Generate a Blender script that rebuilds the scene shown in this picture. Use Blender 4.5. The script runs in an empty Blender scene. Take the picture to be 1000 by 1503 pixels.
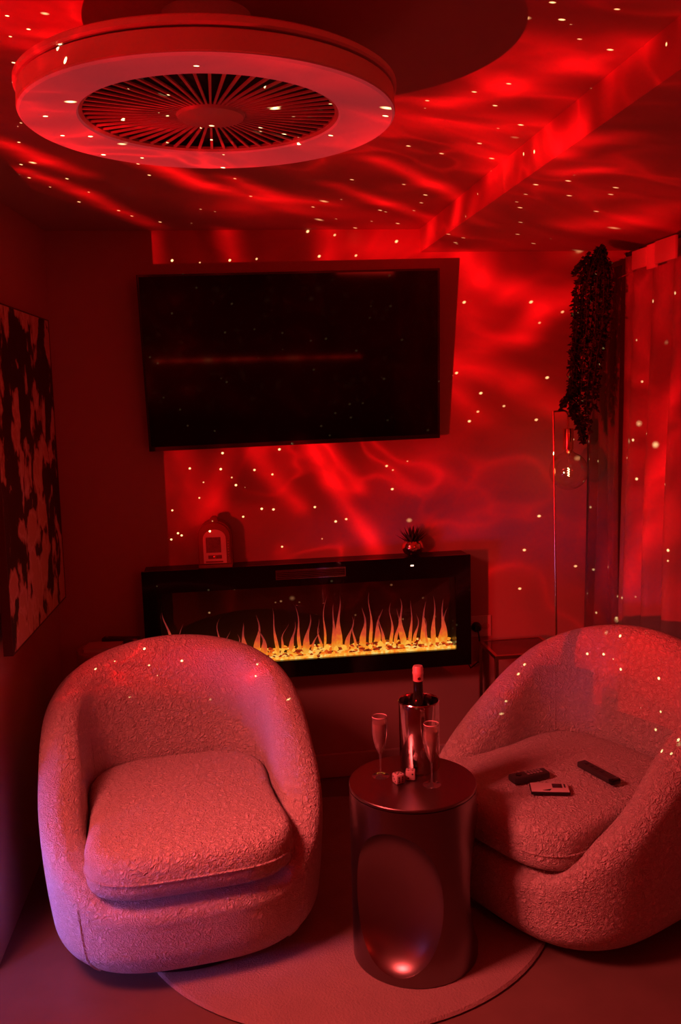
import bpy, bmesh, math, random
from mathutils import Vector, Matrix
PI = math.pi
sc = bpy.context.scene
COL = sc.collection

# ------------------------------------------------------------------ camera
FPX, PITCH, YAW, ROLL = 1300.0, 0.1367961, 0.1306888, -0.0288062
cam = bpy.data.cameras.new('camera')
cam.sensor_fit = 'VERTICAL'; cam.sensor_height = 36.0
cam.lens = FPX / 1503.0 * 36.0
cam.clip_start = 0.02
cam_ob = bpy.data.objects.new('camera', cam); COL.objects.link(cam_ob)
fw = Vector((math.sin(YAW)*math.cos(PITCH), math.cos(YAW)*math.cos(PITCH), -math.sin(PITCH)))
rt = Vector((math.cos(YAW), -math.sin(YAW), 0)); up = rt.cross(fw)
c_, s_ = math.cos(ROLL), math.sin(ROLL)
rt2 = c_*rt + s_*up; up2 = -s_*rt + c_*up
cam_ob.matrix_world = Matrix(((rt2.x, up2.x, -fw.x, 0.0), (rt2.y, up2.y, -fw.y, -3.506),
                              (rt2.z, up2.z, -fw.z, 1.603), (0, 0, 0, 1)))
sc.camera = cam_ob
sc.view_settings.view_transform = 'Standard'
sc.view_settings.look = 'None'
sc.view_settings.exposure = 0.0
sc.view_settings.gamma = 1.0
sc.view_settings.use_curve_mapping = False
sc.cycles.max_bounces = 8; sc.cycles.diffuse_bounces = 2; sc.cycles.glossy_bounces = 3
sc.cycles.caustics_reflective = False; sc.cycles.caustics_refractive = False
sc.cycles.use_denoising = True

# ------------------------------------------------------------------ world
w = bpy.data.worlds.new('world'); sc.world = w; w.use_nodes = True
w.node_tree.nodes['Background'].inputs[0].default_value = (1.0, 0.05, 0.05, 1)
w.node_tree.nodes['Background'].inputs[1].default_value = 0.012

# ------------------------------------------------------------------ lights
class NT:
    """tiny helper for building node trees"""
    def __init__(s, tree): s.t = tree
    def n(s, typ, **kw):
        nd = s.t.nodes.new(typ)
        ins = kw.pop('ins', {})
        for k, v in kw.items(): setattr(nd, k, v)
        for k, v in ins.items(): s.put(nd.inputs[k], v)
        return nd
    def put(s, sock, v):
        if isinstance(v, bpy.types.NodeSocket): s.t.links.new(v, sock)
        else: sock.default_value = v
    def m(s, op, a, b=0.0, c=0.0, clamp=False):
        nd = s.t.nodes.new('ShaderNodeMath'); nd.operation = op; nd.use_clamp = clamp
        for i, v in enumerate((a, b, c)):
            s.put(nd.inputs[i], v)
        return nd.outputs[0]
    def vm(s, op, a, b=(0, 0, 0), sc_=1.0):
        nd = s.t.nodes.new('ShaderNodeVectorMath'); nd.operation = op
        s.put(nd.inputs[0], a); s.put(nd.inputs[1], b)
        if op == 'SCALE': s.put(nd.inputs[3], sc_)
        return nd.outputs[0]
    def noise(s, vec, scale, detail=2.0, rough=0.5, dist=0.0):
        return s.n('ShaderNodeTexNoise', ins={'Vector': vec, 'Scale': scale, 'Detail': detail, 'Roughness': rough, 'Distortion': dist})
    def sstep(s, v, a, b):
        nd = s.n('ShaderNodeMapRange', interpolation_type='SMOOTHSTEP')
        s.put(nd.inputs[0], v); s.put(nd.inputs[1], a); s.put(nd.inputs[2], b)
        return nd.outputs[0]

PROJ = (-1.28, -2.42, 1.0)
# the galaxy projector: one point lamp with nebula filaments and laser stars in its beam
pl = bpy.data.lights.new('galaxy_projector_light', 'POINT')
pl.energy = 590.0; pl.shadow_soft_size = 0.0
pl.use_nodes = True
nt = NT(pl.node_tree)
em = pl.node_tree.nodes['Emission']
tc = nt.n('ShaderNodeTexCoord'); D = tc.outputs['Normal']
wn = nt.noise(D, 4.0, 2.0)
wv = nt.vm('SCALE', nt.vm('SUBTRACT', wn.outputs['Color'], (0.5, 0.5, 0.5)), sc_=0.40)
DW = nt.vm('ADD', D, wv)
def ridge(vec, scale, off, k, p, detail=1.0):
    nn = nt.noise(nt.vm('ADD', vec, off), scale, detail, 0.45).outputs['Fac']
    a = nt.m('ABSOLUTE', nt.m('SUBTRACT', nn, 0.5))
    return nt.m('POWER', nt.m('SUBTRACT', 1.0, nt.m('MULTIPLY', a, k), clamp=True), p)
low = nt.noise(nt.vm('ADD', D, (3.1, 0.7, 5.2)), 3.0, 2.0).outputs['Fac']
mask = nt.sstep(low, 0.38, 0.66)
fil2 = ridge(DW, 8.0, (7.3, 1.0, 2.0), 20.0, 2.0, 2.0)
# main light filaments of the nebula slide: start direction, end direction, half width, brightness
FIL = [
    (0.4768, 0.8675, 0.142, 0.4574, 0.887, 0.0625, 0.01, 0.477), (0.4969, 0.8585, 0.1272, 0.5233, 0.8491, 0.0713, 0.007, 0.471),
    (0.5233, 0.8491, 0.0713, 0.5385, 0.8416, 0.0431, 0.007, 0.485), (0.5533, 0.8222, 0.1336, 0.5682, 0.8196, 0.0735, 0.007, 1.006),
    (0.5682, 0.8196, 0.0735, 0.6103, 0.792, -0.0175, 0.007, 1.064), (0.5689, 0.813, 0.1241, 0.5929, 0.8028, 0.0631, 0.006, 0.5),
    (0.6486, 0.6915, 0.318, 0.6654, 0.686, 0.2944, 0.008, 1.344), (0.6654, 0.686, 0.2944, 0.6849, 0.6739, 0.277, 0.008, 1.397),
    (0.6849, 0.6739, 0.277, 0.7134, 0.6508, 0.2597, 0.008, 1.513), (0.7214, 0.6428, 0.2576, 0.7071, 0.6621, 0.2483, 0.008, 1.371),
    (0.7071, 0.6621, 0.2483, 0.6992, 0.6787, 0.2247, 0.008, 1.264), (0.6992, 0.6787, 0.2247, 0.6789, 0.7004, 0.2203, 0.008, 1.162),
    (0.6573, 0.7084, 0.2571, 0.6849, 0.6933, 0.224, 0.008, 0.681), (0.6641, 0.72, 0.2016, 0.7052, 0.6878, 0.1721, 0.008, 0.841),
    (0.7052, 0.6878, 0.1721, 0.729, 0.6703, 0.139, 0.008, 0.936), (0.6679, 0.7245, 0.1704, 0.6908, 0.7108, 0.1322, 0.008, 0.555),
    (0.6542, 0.6925, 0.3042, 0.6666, 0.7136, 0.2155, 0.03, 0.59), (0.6513, 0.7535, 0.0897, 0.6848, 0.7276, 0.0406, 0.014, 0.361),
    (0.3676, 0.8331, 0.4134, 0.3743, 0.8451, 0.3818, 0.008, 0.892), (0.4507, 0.7982, 0.3996, 0.4608, 0.8082, 0.3667, 0.008, 0.565),
    (0.5363, 0.7549, 0.3774, 0.5414, 0.766, 0.3465, 0.008, 0.666), (0.5578, 0.7511, 0.3531, 0.612, 0.7166, 0.3347, 0.02, 0.668),
    (0.413, 0.902, 0.1259, 0.4431, 0.8954, 0.0439, 0.025, 0.242), (0.4167, 0.6462, 0.6393, 0.4157, 0.6864, 0.5967, 0.012, 0.504),
    (0.4157, 0.6864, 0.5967, 0.4265, 0.7063, 0.565, 0.012, 0.606), (0.3748, 0.7243, 0.5788, 0.3902, 0.7603, 0.5193, 0.01, 0.542),
    (0.3902, 0.7603, 0.5193, 0.3793, 0.814, 0.4399, 0.01, 0.822), (0.5131, 0.6509, 0.5596, 0.516, 0.6976, 0.4971, 0.012, 0.913),
    (0.516, 0.6976, 0.4971, 0.5531, 0.7093, 0.437, 0.012, 1.325), (0.5534, 0.6623, 0.5051, 0.5547, 0.6951, 0.4574, 0.01, 0.803),
    (0.5547, 0.6951, 0.4574, 0.5858, 0.6901, 0.4249, 0.01, 1.039), (0.6202, 0.6328, 0.4635, 0.6259, 0.6622, 0.4121, 0.008, 1.07),
    (0.6259, 0.6622, 0.4121, 0.6327, 0.6837, 0.3636, 0.008, 1.541), (0.6787, 0.5526, 0.4837, 0.6823, 0.5895, 0.4323, 0.008, 1.012),
    (0.6823, 0.5895, 0.4323, 0.6838, 0.6197, 0.3852, 0.008, 1.424), (0.7367, 0.4404, 0.5132, 0.7621, 0.4326, 0.4817, 0.02, 0.543),
    (0.7621, 0.4326, 0.4817, 0.7882, 0.4043, 0.464, 0.02, 0.631), (0.8433, 0.2189, 0.4908, 0.8238, 0.2757, 0.4953, 0.01, 0.927),
    (0.8238, 0.2757, 0.4953, 0.7977, 0.3315, 0.5037, 0.01, 0.891), (0.7977, 0.3315, 0.5037, 0.7653, 0.3874, 0.5141, 0.01, 0.843),
    (0.8215, 0.2465, 0.5142, 0.8011, 0.3112, 0.5113, 0.025, 0.494), (0.76, 0.4639, 0.4551, 0.7317, 0.5367, 0.4202, 0.012, 1.065),
    (0.7911, 0.4222, 0.4425, 0.813, 0.3757, 0.4448, 0.008, 1.187), (0.813, 0.3757, 0.4448, 0.8294, 0.3243, 0.4549, 0.008, 1.139),
    (0.6038, 0.2829, 0.7453, 0.6044, 0.3579, 0.7118, 0.05, 0.192), (0.5156, 0.7381, 0.4352, 0.6243, 0.6812, 0.3824, 0.03, 0.549),
    (0.8036, 0.4265, 0.4152, 0.8181, 0.4019, 0.4114, 0.007, 0.903), (0.827, 0.347, 0.4424, 0.8416, 0.3122, 0.4406, 0.007, 0.741),
    (0.7505, 0.5662, 0.3407, 0.7889, 0.5173, 0.3317, 0.01, 2.013), (0.7889, 0.5173, 0.3317, 0.8138, 0.4725, 0.3384, 0.01, 2.034),
    (0.6859, 0.612, 0.3938, 0.6745, 0.6431, 0.3626, 0.007, 0.83), (0.7121, 0.5755, 0.4023, 0.7077, 0.599, 0.3747, 0.008, 0.608),
    (0.6283, 0.6894, 0.3606, 0.6278, 0.7004, 0.3397, 0.008, 0.878), (0.8341, 0.522, 0.1785, 0.8321, 0.5477, 0.0868, 0.01, 0.814),
    (0.8321, 0.5477, 0.0868, 0.8201, 0.5717, 0.024, 0.01, 0.834), (0.8395, 0.5408, 0.0528, 0.8155, 0.5769, -0.0449, 0.01, 0.761),
    (0.7895, 0.6137, -0.0015, 0.773, 0.6277, -0.0916, 0.009, 0.576), (0.7902, 0.5529, 0.2644, 0.8207, 0.5713, 0.0019, 0.1, 0.391),
    (0.8181, 0.5096, 0.2664, 0.8547, 0.5186, -0.0211, 0.09, 0.295),
]
DF = nt.vm('ADD', D, nt.vm('SCALE', wv, sc_=0.13))
sep = nt.n('ShaderNodeSeparateXYZ', ins={0: D}); ZD = sep.outputs['Z']
fine = nt.sstep(nt.noise(DW, 17.0, 3.0).outputs['Fac'], 0.30, 0.70)
def filaments(items):
    total = None
    for ax, ay, az, bx, by, bz, wd, pw in items:
        a = Vector((ax, ay, az)); b = Vector((bx, by, bz)); ab = b - a
        n_ = ab.normalized()
        dt = nt.t.nodes.new('ShaderNodeVectorMath'); dt.operation = 'DOT_PRODUCT'
        nt.put(dt.inputs[0], DF); dt.inputs[1].default_value = n_
        ln_ = b.dot(n_) - a.dot(n_)
        par = nt.m('MULTIPLY_ADD', dt.outputs['Value'], 1.0/ln_, -a.dot(n_)/ln_, clamp=True)
        ma = nt.t.nodes.new('ShaderNodeVectorMath'); ma.operation = 'MULTIPLY_ADD'
        ma.inputs[0].default_value = ab; nt.put(ma.inputs[1], par); ma.inputs[2].default_value = a
        ds = nt.t.nodes.new('ShaderNodeVectorMath'); ds.operation = 'DISTANCE'
        nt.put(ds.inputs[0], DF); nt.put(ds.inputs[1], ma.outputs[0])
        g = nt.m('MULTIPLY_ADD', ds.outputs['Value'], -1.0/(2.9*wd), 1.0, clamp=True); g = nt.m('MULTIPLY', g, g)
        total = nt.m('MULTIPLY_ADD', g, pw*1.2, 0.0 if total is None else total)
    return nt.m('MULTIPLY', total, nt.m('MULTIPLY_ADD', fine, 0.75, 0.5))
RED = (1.0, 0.003, 0.006, 1.0)
def gated(fac, emission):
    mx = nt.t.nodes.new('ShaderNodeMixShader'); nt.put(mx.inputs[0], fac); nt.put(mx.inputs[2], emission)
    return mx.outputs[0]
def add(a, b):
    ad = nt.t.nodes.new('ShaderNodeAddShader'); nt.put(ad.inputs[0], a); nt.put(ad.inputs[1], b)
    return ad.outputs[0]
shade = None
bands = [(-9, 9)]
for k_, (z0_, z1_) in enumerate(bands):
    its = []
    for it in FIL:
        m_ = 3.4*it[6] + 0.03
        if max(it[2], it[5]) + m_ > z0_ and min(it[2], it[5]) - m_ < z1_: its.append(it)
    if not its: continue
    e_ = nt.n('ShaderNodeEmission', ins={'Color': RED, 'Strength': filaments(its)})
    lo_ = max(z0_, -0.16)
    inb = nt.m('MULTIPLY', nt.m('GREATER_THAN', ZD, lo_), nt.m('LESS_THAN', ZD, z1_))
    sh_ = gated(inb, e_.outputs[0])
    shade = sh_ if shade is None else add(shade, sh_)
base = nt.m('MULTIPLY', nt.m('MULTIPLY_ADD', fine, 0.7, 0.55), nt.m('ADD', nt.m('MULTIPLY', nt.m('MULTIPLY', fil2, 0.40), mask), nt.m('MULTIPLY_ADD', mask, 0.20, 0.04)))
v1 = nt.n('ShaderNodeTexVoronoi', feature='F1', ins={'Vector': D, 'Scale': 53.0})
star1 = nt.m('POWER', nt.m('SUBTRACT', 1.0, nt.m('DIVIDE', v1.outputs['Distance'], 0.095), clamp=True), 0.8)
v2 = nt.n('ShaderNodeTexVoronoi', feature='F1', ins={'Vector': nt.vm('ADD', D, (5, 9, 2)), 'Scale': 17.0})
star2 = nt.m('POWER', nt.m('SUBTRACT', 1.0, nt.m('DIVIDE', v2.outputs['Distance'], 0.075), clamp=True), 1.5)
stars = nt.m('MULTIPLY', nt.m('ADD', star1, nt.m('MULTIPLY', star2, 0.6)), 5.5)
col = nt.vm('ADD', nt.vm('SCALE', RED[:3], sc_=base), nt.vm('SCALE', (1.0, 0.78, 0.33), sc_=stars))
cut = nt.sstep(ZD, -0.21, -0.12)      # rim of the projector housing
nt.put(em.inputs['Color'], col); nt.put(em.inputs['Strength'], cut)
shade = add(shade, gated(nt.m('GREATER_THAN', ZD, -0.21), em.outputs[0]))
nt.put(pl.node_tree.nodes['Light Output'].inputs[0], shade)
plo = bpy.data.objects.new('galaxy_projector_light', pl); COL.objects.link(plo); plo.location = PROJ

def area(name, loc, target, size, energy, color, sy=None):
    l = bpy.data.lights.new(name, 'AREA'); l.energy = energy; l.color = color
    l.size = size
    if sy: l.shape = 'RECTANGLE'; l.size_y = sy
    o = bpy.data.objects.new(name, l); COL.objects.link(o); o.location = loc
    d = Vector(target) - Vector(loc); o.rotation_euler = d.to_track_quat('-Z', 'Y').to_euler()
    return o
# unseen pinkish lamp lighting the chairs, and bluish light from the neighbouring room on the left
rl = area('room_lamp', (-0.98, -1.85, 1.88), (0.40, -1.25, 0.25), 0.45, 9.8, (1.0, 0.105, 0.10)); rl.data.spread = math.radians(76)
area('left_wall_fill', (1.25, -4.3, 2.02), (-0.6, -0.6, 1.2), 0.5, 5.0, (1.0, 0.02, 0.012))  # unseen red fill behind the camera, added to brighten the left wall
nw = area('next_room_window', (-1.22, -1.62, 0.34), (-0.52, -1.08, 0.25), 0.25, 1.0, (0.40, 0.24, 1.0)); nw.data.spread = math.radians(54)

# ------------------------------------------------------------------ helpers
def mat(name, color, rough=0.6, metal=0.0, spec=0.5, bump=None, var=None, emit=None, coat=0.0, sheen=0.0, trans=0.0, ior=1.45):
    m = bpy.data.materials.new(name); m.use_nodes = True
    t = NT(m.node_tree); b = m.node_tree.nodes['Principled BSDF']
    b.inputs['Base Color'].default_value = (*color, 1); b.inputs['Roughness'].default_value = rough
    b.inputs['Metallic'].default_value = metal; b.inputs['Specular IOR Level'].default_value = spec
    b.inputs['Coat Weight'].default_value = coat; b.inputs['Sheen Weight'].default_value = sheen
    b.inputs['Transmission Weight'].default_value = trans; b.inputs['IOR'].default_value = ior
    tc = t.n('ShaderNodeTexCoord')
    if var:   # (scale, amount)
        nn = t.noise(tc.outputs['Object'], var[0], 3.0).outputs['Fac']
        mx = t.n('ShaderNodeMix', data_type='RGBA')
        t.put(mx.inputs[0], nn)
        mx.inputs[6].default_value = (*[c*(1-var[1]) for c in color], 1)
        mx.inputs[7].default_value = (*[min(1, c*(1+var[1])) for c in color], 1)
        t.put(b.inputs['Base Color'], mx.outputs[2])
    if bump:  # (scale, strength, distance)
        nn = t.noise(tc.outputs['Object'], bump[0], 3.0, 0.6).outputs['Fac']
        bp = t.n('ShaderNodeBump', ins={'Strength': bump[1], 'Distance': bump[2], 'Height': nn})
        t.put(b.inputs['Normal'], bp.outputs[0])
    if emit:
        b.inputs['Emission Color'].default_value = (*emit[0], 1); b.inputs['Emission Strength'].default_value = emit[1]
    return m

def empty(name, loc, rz=0.0):
    o = bpy.data.objects.new(name, None); COL.objects.link(o)
    o.location = loc; o.rotation_euler = (0, 0, rz); o.empty_display_size = 0.05
    return o
def tag(o, label, cat, group=None):
    o['label'] = label; o['category'] = cat
    if group: o['group'] = group
    return o
def thing(name, label, cat, loc=(0, 0, 0), rz=0.0, group=None):
    return tag(empty(name, loc, rz), label, cat, group)
def link(name, me, m, parent=None, smooth=None):
    if m is not None and not me.materials: me.materials.append(m)
    o = bpy.data.objects.new(name, me); COL.objects.link(o)
    if parent is not None: o.parent = parent
    return o
def obj(name, bm, m, parent=None, smooth=False, angle=35):
    me = bpy.data.meshes.new(name); bmesh.ops.recalc_face_normals(bm, faces=bm.faces[:])
    if smooth:
        for f in bm.faces: f.smooth = True
        lim = math.radians(angle)
        for e in bm.edges:
            if len(e.link_faces) == 2 and e.calc_face_angle(0) > lim: e.smooth = False
    bm.to_mesh(me); bm.free()
    return link(name, me, m, parent)
def struct(name, bm, m, parent=None, **k):
    o = obj(name, bm, m, parent, **k)
    if parent is None: o['kind'] = 'structure'
    return o
def NB(): return bmesh.new()
def box(bm, x0, x1, y0, y1, z0, z1, bev=0.0, mtx=None):
    r = bmesh.ops.create_cube(bm, size=1.0)
    vs = r['verts']
    for v in vs:
        v.co = Vector((x0+(v.co.x+.5)*(x1-x0), y0+(v.co.y+.5)*(y1-y0), z0+(v.co.z+.5)*(z1-z0)))
    if bev:
        es = list({e for v in vs for e in v.link_edges})
        rr = bmesh.ops.bevel(bm, geom=vs+es, offset=bev, segments=2, profile=0.5, affect='EDGES')
        vs = list({v for f in rr['faces'] for v in f.verts} | {v for v in vs if v.is_valid})
    if mtx is not None:
        for v in vs: v.co = mtx @ v.co
    return bm
def lathe(bm, prof, n=48, center=(0, 0, 0), closed=False):
    cx, cy, cz = center
    rings = []
    for r, z in prof:
        if r < 1e-6: rings.append([bm.verts.new((cx, cy, cz+z))])
        else: rings.append([bm.verts.new((cx+r*math.cos(2*PI*i/n), cy+r*math.sin(2*PI*i/n), cz+z)) for i in range(n)])
    pairs = list(zip(rings, rings[1:]))
    if closed: pairs.append((rings[-1], rings[0]))
    for a, b in pairs:
        if len(a) == 1 and len(b) == 1: continue
        for i in range(n):
            j = (i+1) % n
            if len(a) == 1: bm.faces.new((a[0], b[i], b[j]))
            elif len(b) == 1: bm.faces.new((a[i], b[0], a[j]))
            else: bm.faces.new((a[i], b[i], b[j], a[j]))
    return bm
def tube(bm, pts, r, n=8, cap=True, radii=None):
    pts = [Vector(p) for p in pts]; rings = []
    prev = None
    for i, p in enumerate(pts):
        d = (pts[min(i+1, len(pts)-1)] - pts[max(i-1, 0)]).normalized()
        if prev is None:
            a = Vector((0, 0, 1)) if abs(d.z) < .9 else Vector((1, 0, 0))
            u = d.cross(a).normalized()
        else:
            u = (prev - d*prev.dot(d)).normalized()
        prev = u; v = d.cross(u)
        rr = radii[i] if radii else r
        rings.append([bm.verts.new(p + rr*(math.cos(2*PI*k/n)*u + math.sin(2*PI*k/n)*v)) for k in range(n)])
    for a, b in zip(rings, rings[1:]):
        for k in range(n):
            bm.faces.new((a[k], a[(k+1) % n], b[(k+1) % n], b[k]))
    if cap: bm.faces.new(rings[0][::-1]); bm.faces.new(rings[-1])
    return bm
def prism(bm, outline, y0, y1):
    """outline in (x,z), extruded along y"""
    a = [bm.verts.new((x, y0, z)) for x, z in outline]; b = [bm.verts.new((x, y1, z)) for x, z in outline]
    bm.faces.new(a); bm.faces.new(b[::-1])
    n = len(a)
    for i in range(n): bm.faces.new((a[i], b[i], b[(i+1) % n], a[(i+1) % n]))
    return bm
def ico(bm, loc, r, sub=1, scale=(1, 1, 1), jit=0.0, rnd=random):
    res = bmesh.ops.create_icosphere(bm, subdivisions=sub, radius=1.0)
    for v in res['verts']:
        k = 1 + (rnd.random()-.5)*jit
        v.co = Vector((loc[0]+v.co.x*r*scale[0]*k, loc[1]+v.co.y*r*scale[1]*k, loc[2]+v.co.z*r*scale[2]*k))
    return bm

# ------------------------------------------------------------------ materials
M = {}
M['wall'] = mat('wall_paint', (0.55, 0.33, 0.30), 0.75, spec=0.25, bump=(60, 0.08, 0.004))
M['ceiling'] = mat('ceiling_paint', (0.55, 0.32, 0.29), 0.8, spec=0.2, bump=(45, 0.05, 0.004))
M['trim'] = mat('trim_paint', (0.60, 0.44, 0.42), 0.45)
M['floor'] = mat('floor_vinyl', (0.20, 0.13, 0.105), 0.38, spec=0.4, var=(7, 0.22), bump=(25, 0.05, 0.003))
M['black'] = mat('black_plastic', (0.012, 0.012, 0.012), 0.35)
M['black_gloss'] = mat('black_gloss', (0.006, 0.005, 0.005), 0.08, spec=0.5)
M['dark'] = mat('dark_matte', (0.02, 0.018, 0.017), 0.7)
M['white_plastic'] = mat('white_plastic', (0.75, 0.72, 0.70), 0.4)
M['steel'] = mat('brushed_steel', (0.24, 0.19, 0.18), 0.30, 1.0)
M['steel_in'] = mat('polished_steel', (0.58, 0.50, 0.48), 0.30, 1.0)
M['chrome'] = mat('chrome', (0.75, 0.70, 0.68), 0.12, 1.0)
M['brass'] = mat('brass', (0.85, 0.60, 0.38), 0.22, 1.0)
M['copper'] = mat('copper', (0.85, 0.45, 0.34), 0.14, 1.0)
M['leaf'] = mat('dark_leaf', (0.030, 0.045, 0.022), 0.55, var=(30, 0.4))
M['leaf2'] = mat('trailing_leaf', (0.018, 0.018, 0.010), 0.6, var=(22, 0.5))
M['stem'] = mat('brown_stem', (0.05, 0.03, 0.02), 0.7)
M['wood'] = mat('reddish_wood', (0.22, 0.10, 0.06), 0.4, var=(20, 0.3))
M['book'] = mat('book_cover', (0.60, 0.40, 0.36), 0.4)
M['paper'] = mat('paper', (0.7, 0.66, 0.62), 0.8)
M['foil'] = mat('rose_foil', (0.80, 0.62, 0.60), 0.30, 0.35)
M['bottle'] = mat('bottle_glass', (0.012, 0.016, 0.010), 0.06, spec=0.6)

def boucle():
    m = bpy.data.materials.new('boucle_fabric'); m.use_nodes = True
    t = NT(m.node_tree); b = m.node_tree.nodes['Principled BSDF']
    tc = t.n('ShaderNodeTexCoord'); P = tc.outputs['Object']
    wob = t.vm('SCALE', t.vm('SUBTRACT', t.noise(P, 55, 2).outputs['Color'], (.5, .5, .5)), sc_=0.016)
    V = t.vm('ADD', P, wob)
    n1 = t.noise(V, 62, 3, 0.6, 0.6).outputs['Fac']
    r1 = t.m('ABSOLUTE', t.m('SUBTRACT', n1, 0.5))
    n2 = t.noise(P, 230, 2).outputs['Fac']
    h = t.m('ADD', t.m('MULTIPLY', r1, 2.2), t.m('MULTIPLY', n2, 0.35))
    bp = t.n('ShaderNodeBump', ins={'Strength': 1.0, 'Distance': 0.014, 'Height': h})
    t.put(b.inputs['Normal'], bp.outputs[0])
    cr = t.n('ShaderNodeMix', data_type='RGBA'); t.put(cr.inputs[0], t.sstep(h, 0.1, 0.6))
    cr.inputs[6].default_value = (0.66, 0.60, 0.55, 1); cr.inputs[7].default_value = (0.80, 0.75, 0.70, 1)
    t.put(b.inputs['Base Color'], cr.outputs[2])
    b.inputs['Roughness'].default_value = 0.95; b.inputs['Specular IOR Level'].default_value = 0.1
    b.inputs['Sheen Weight'].default_value = 0.35; b.inputs['Sheen Roughness'].default_value = 0.4
    return m
M['boucle'] = boucle()
M['rug'] = mat('rug_pile', (0.36, 0.28, 0.25), 0.95, spec=0.05, bump=(140, 0.8, 0.006), var=(14, 0.15), sheen=0.3)
def sheer(name, color, tr):
    m = bpy.data.materials.new(name); m.use_nodes = True
    t = NT(m.node_tree); nodes = m.node_tree.nodes
    nodes.remove(nodes['Principled BSDF']); out = nodes['Material Output']
    df = t.n('ShaderNodeBsdfDiffuse'); df.inputs[0].default_value = (*color, 1)
    tl = t.n('ShaderNodeBsdfTranslucent'); tl.inputs[0].default_value = (*color, 1)
    mx = t.n('ShaderNodeMixShader'); mx.inputs[0].default_value = tr
    t.put(mx.inputs[1], df.outputs[0]); t.put(mx.inputs[2], tl.outputs[0])
    t.put(out.inputs[0], mx.outputs[0])
    return m
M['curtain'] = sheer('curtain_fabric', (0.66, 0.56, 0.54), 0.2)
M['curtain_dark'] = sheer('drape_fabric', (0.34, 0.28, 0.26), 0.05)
def glassmat(name, color=(1, 1, 1), refl=1.0, rough=0.02, pale_haze=0.0):
    """thin clear glass: mostly see-through with a mirror-like sheen"""
    m = bpy.data.materials.new(name); m.use_nodes = True
    t = NT(m.node_tree); nodes = m.node_tree.nodes
    nodes.remove(nodes['Principled BSDF']); out = nodes['Material Output']
    tp = t.n('ShaderNodeBsdfTransparent'); tp.inputs[0].default_value = (*color, 1)
    gl = t.n('ShaderNodeBsdfGlossy'); gl.inputs[1].default_value = rough
    fr = t.n('ShaderNodeFresnel'); fr.inputs[0].default_value = 1.5
    front = t.m('SUBTRACT', 1.0, t.n('ShaderNodeNewGeometry').outputs['Backfacing'])
    mx = t.n('ShaderNodeMixShader'); t.put(mx.inputs[0], t.m('MULTIPLY', t.m('MULTIPLY', fr.outputs[0], front), refl, clamp=True))
    df = t.n('ShaderNodeBsdfDiffuse'); df.inputs[0].default_value = (.9, .85, .82, 1)
    m2 = t.n('ShaderNodeMixShader'); m2.inputs[0].default_value = pale_haze  # even pale diffuse share paints in the brightness of missing reflections
    t.put(m2.inputs[1], tp.outputs[0]); t.put(m2.inputs[2], df.outputs[0])
    t.put(mx.inputs[1], m2.outputs[0]); t.put(mx.inputs[2], gl.outputs[0])
    t.put(out.inputs[0], mx.outputs[0])
    return m
M['glass'] = glassmat('clear_glass', (0.94, 0.93, 0.92), 3.2, 0.06, 0.06)
M['pane'] = glassmat('smoked_pane', (0.92, 0.90, 0.90), 0.9)
M['wine'] = mat('champagne', (0.92, 0.66, 0.50), 0.1, trans=0.8, ior=1.2)

# ------------------------------------------------------------------ room
CZ, SZ, SX = 2.217, 2.129, 0.806       # ceiling, soffit bottom, soffit edge
XL0, XR = -2.6, 1.68
struct('floor', box(NB(), XL0, XR+.1, -5.2, 0.1, -0.1, 0.0), M['floor'])
struct('ceiling', box(NB(), XL0, XR+.1, -5.2, 0.1, CZ, CZ+0.1), M['ceiling'])
sof = box(NB(), SX, XR, -5.2, 0.0, SZ, CZ)
o = struct('ceiling_soffit', sof, M['ceiling'])
struct('wall_back', box(NB(), -0.85, XR+.1, 0.0, 0.1, 0.0, CZ), M['wall'])
struct('wall_right', box(NB(), XR, XR+.1, -5.2, 0.0, 0.0, SZ), M['wall'])
bm = NB()   # the left wall leans and turns a little; it ends at an opening to the next room
YE = -1.087
A = [(-0.690, 0, 0), (-0.700, YE, 0), (-0.700, YE, CZ), (-0.612, 0, CZ)]
B = [(-0.84, 0, 0), (-0.84, YE, 0), (-0.84, YE, CZ), (-0.84, 0, CZ)]
va = [bm.verts.new(p) for p in A]; vb = [bm.verts.new(p) for p in B]
bm.faces.new(va); bm.faces.new(vb[::-1])
for i in range(4): bm.faces.new((va[i], va[(i+1) % 4], vb[(i+1) % 4], vb[i]))
struct('wall_left', bm, M['wall'])
struct('shade_header', box(NB(), -0.84, -0.700, -1.75, YE, 1.93, CZ), M['wall'])  # unseen header stub, shaped to shade the ceiling corner from the projector
struct('wall_left_far', box(NB(), XL0, XL0+.1, -5.2, 0.0, 0.0, CZ), M['wall'])
struct('wall_rear', box(NB(), XL0+.1, XR, -5.2, -5.1, 0.0, SZ), M['wall'])
struct('baseboard_back', box(NB(), -0.68, XR, -0.016, 0.0, 0.0, 0.105, 0.004), M['trim'])

# ------------------------------------------------------------------ rug
tag(obj('round_rug', lathe(NB(), [(0, 0.0005), (0.648, 0.0005), (0.655, 0.006), (0.648, 0.013), (0.62, 0.015), (0, 0.015)], 96, (0.325, -0.86, 0)), M['rug'], smooth=True),
    'round plush pink rug under the metal drum table', 'rug')
RUGZ = 0.015

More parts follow.
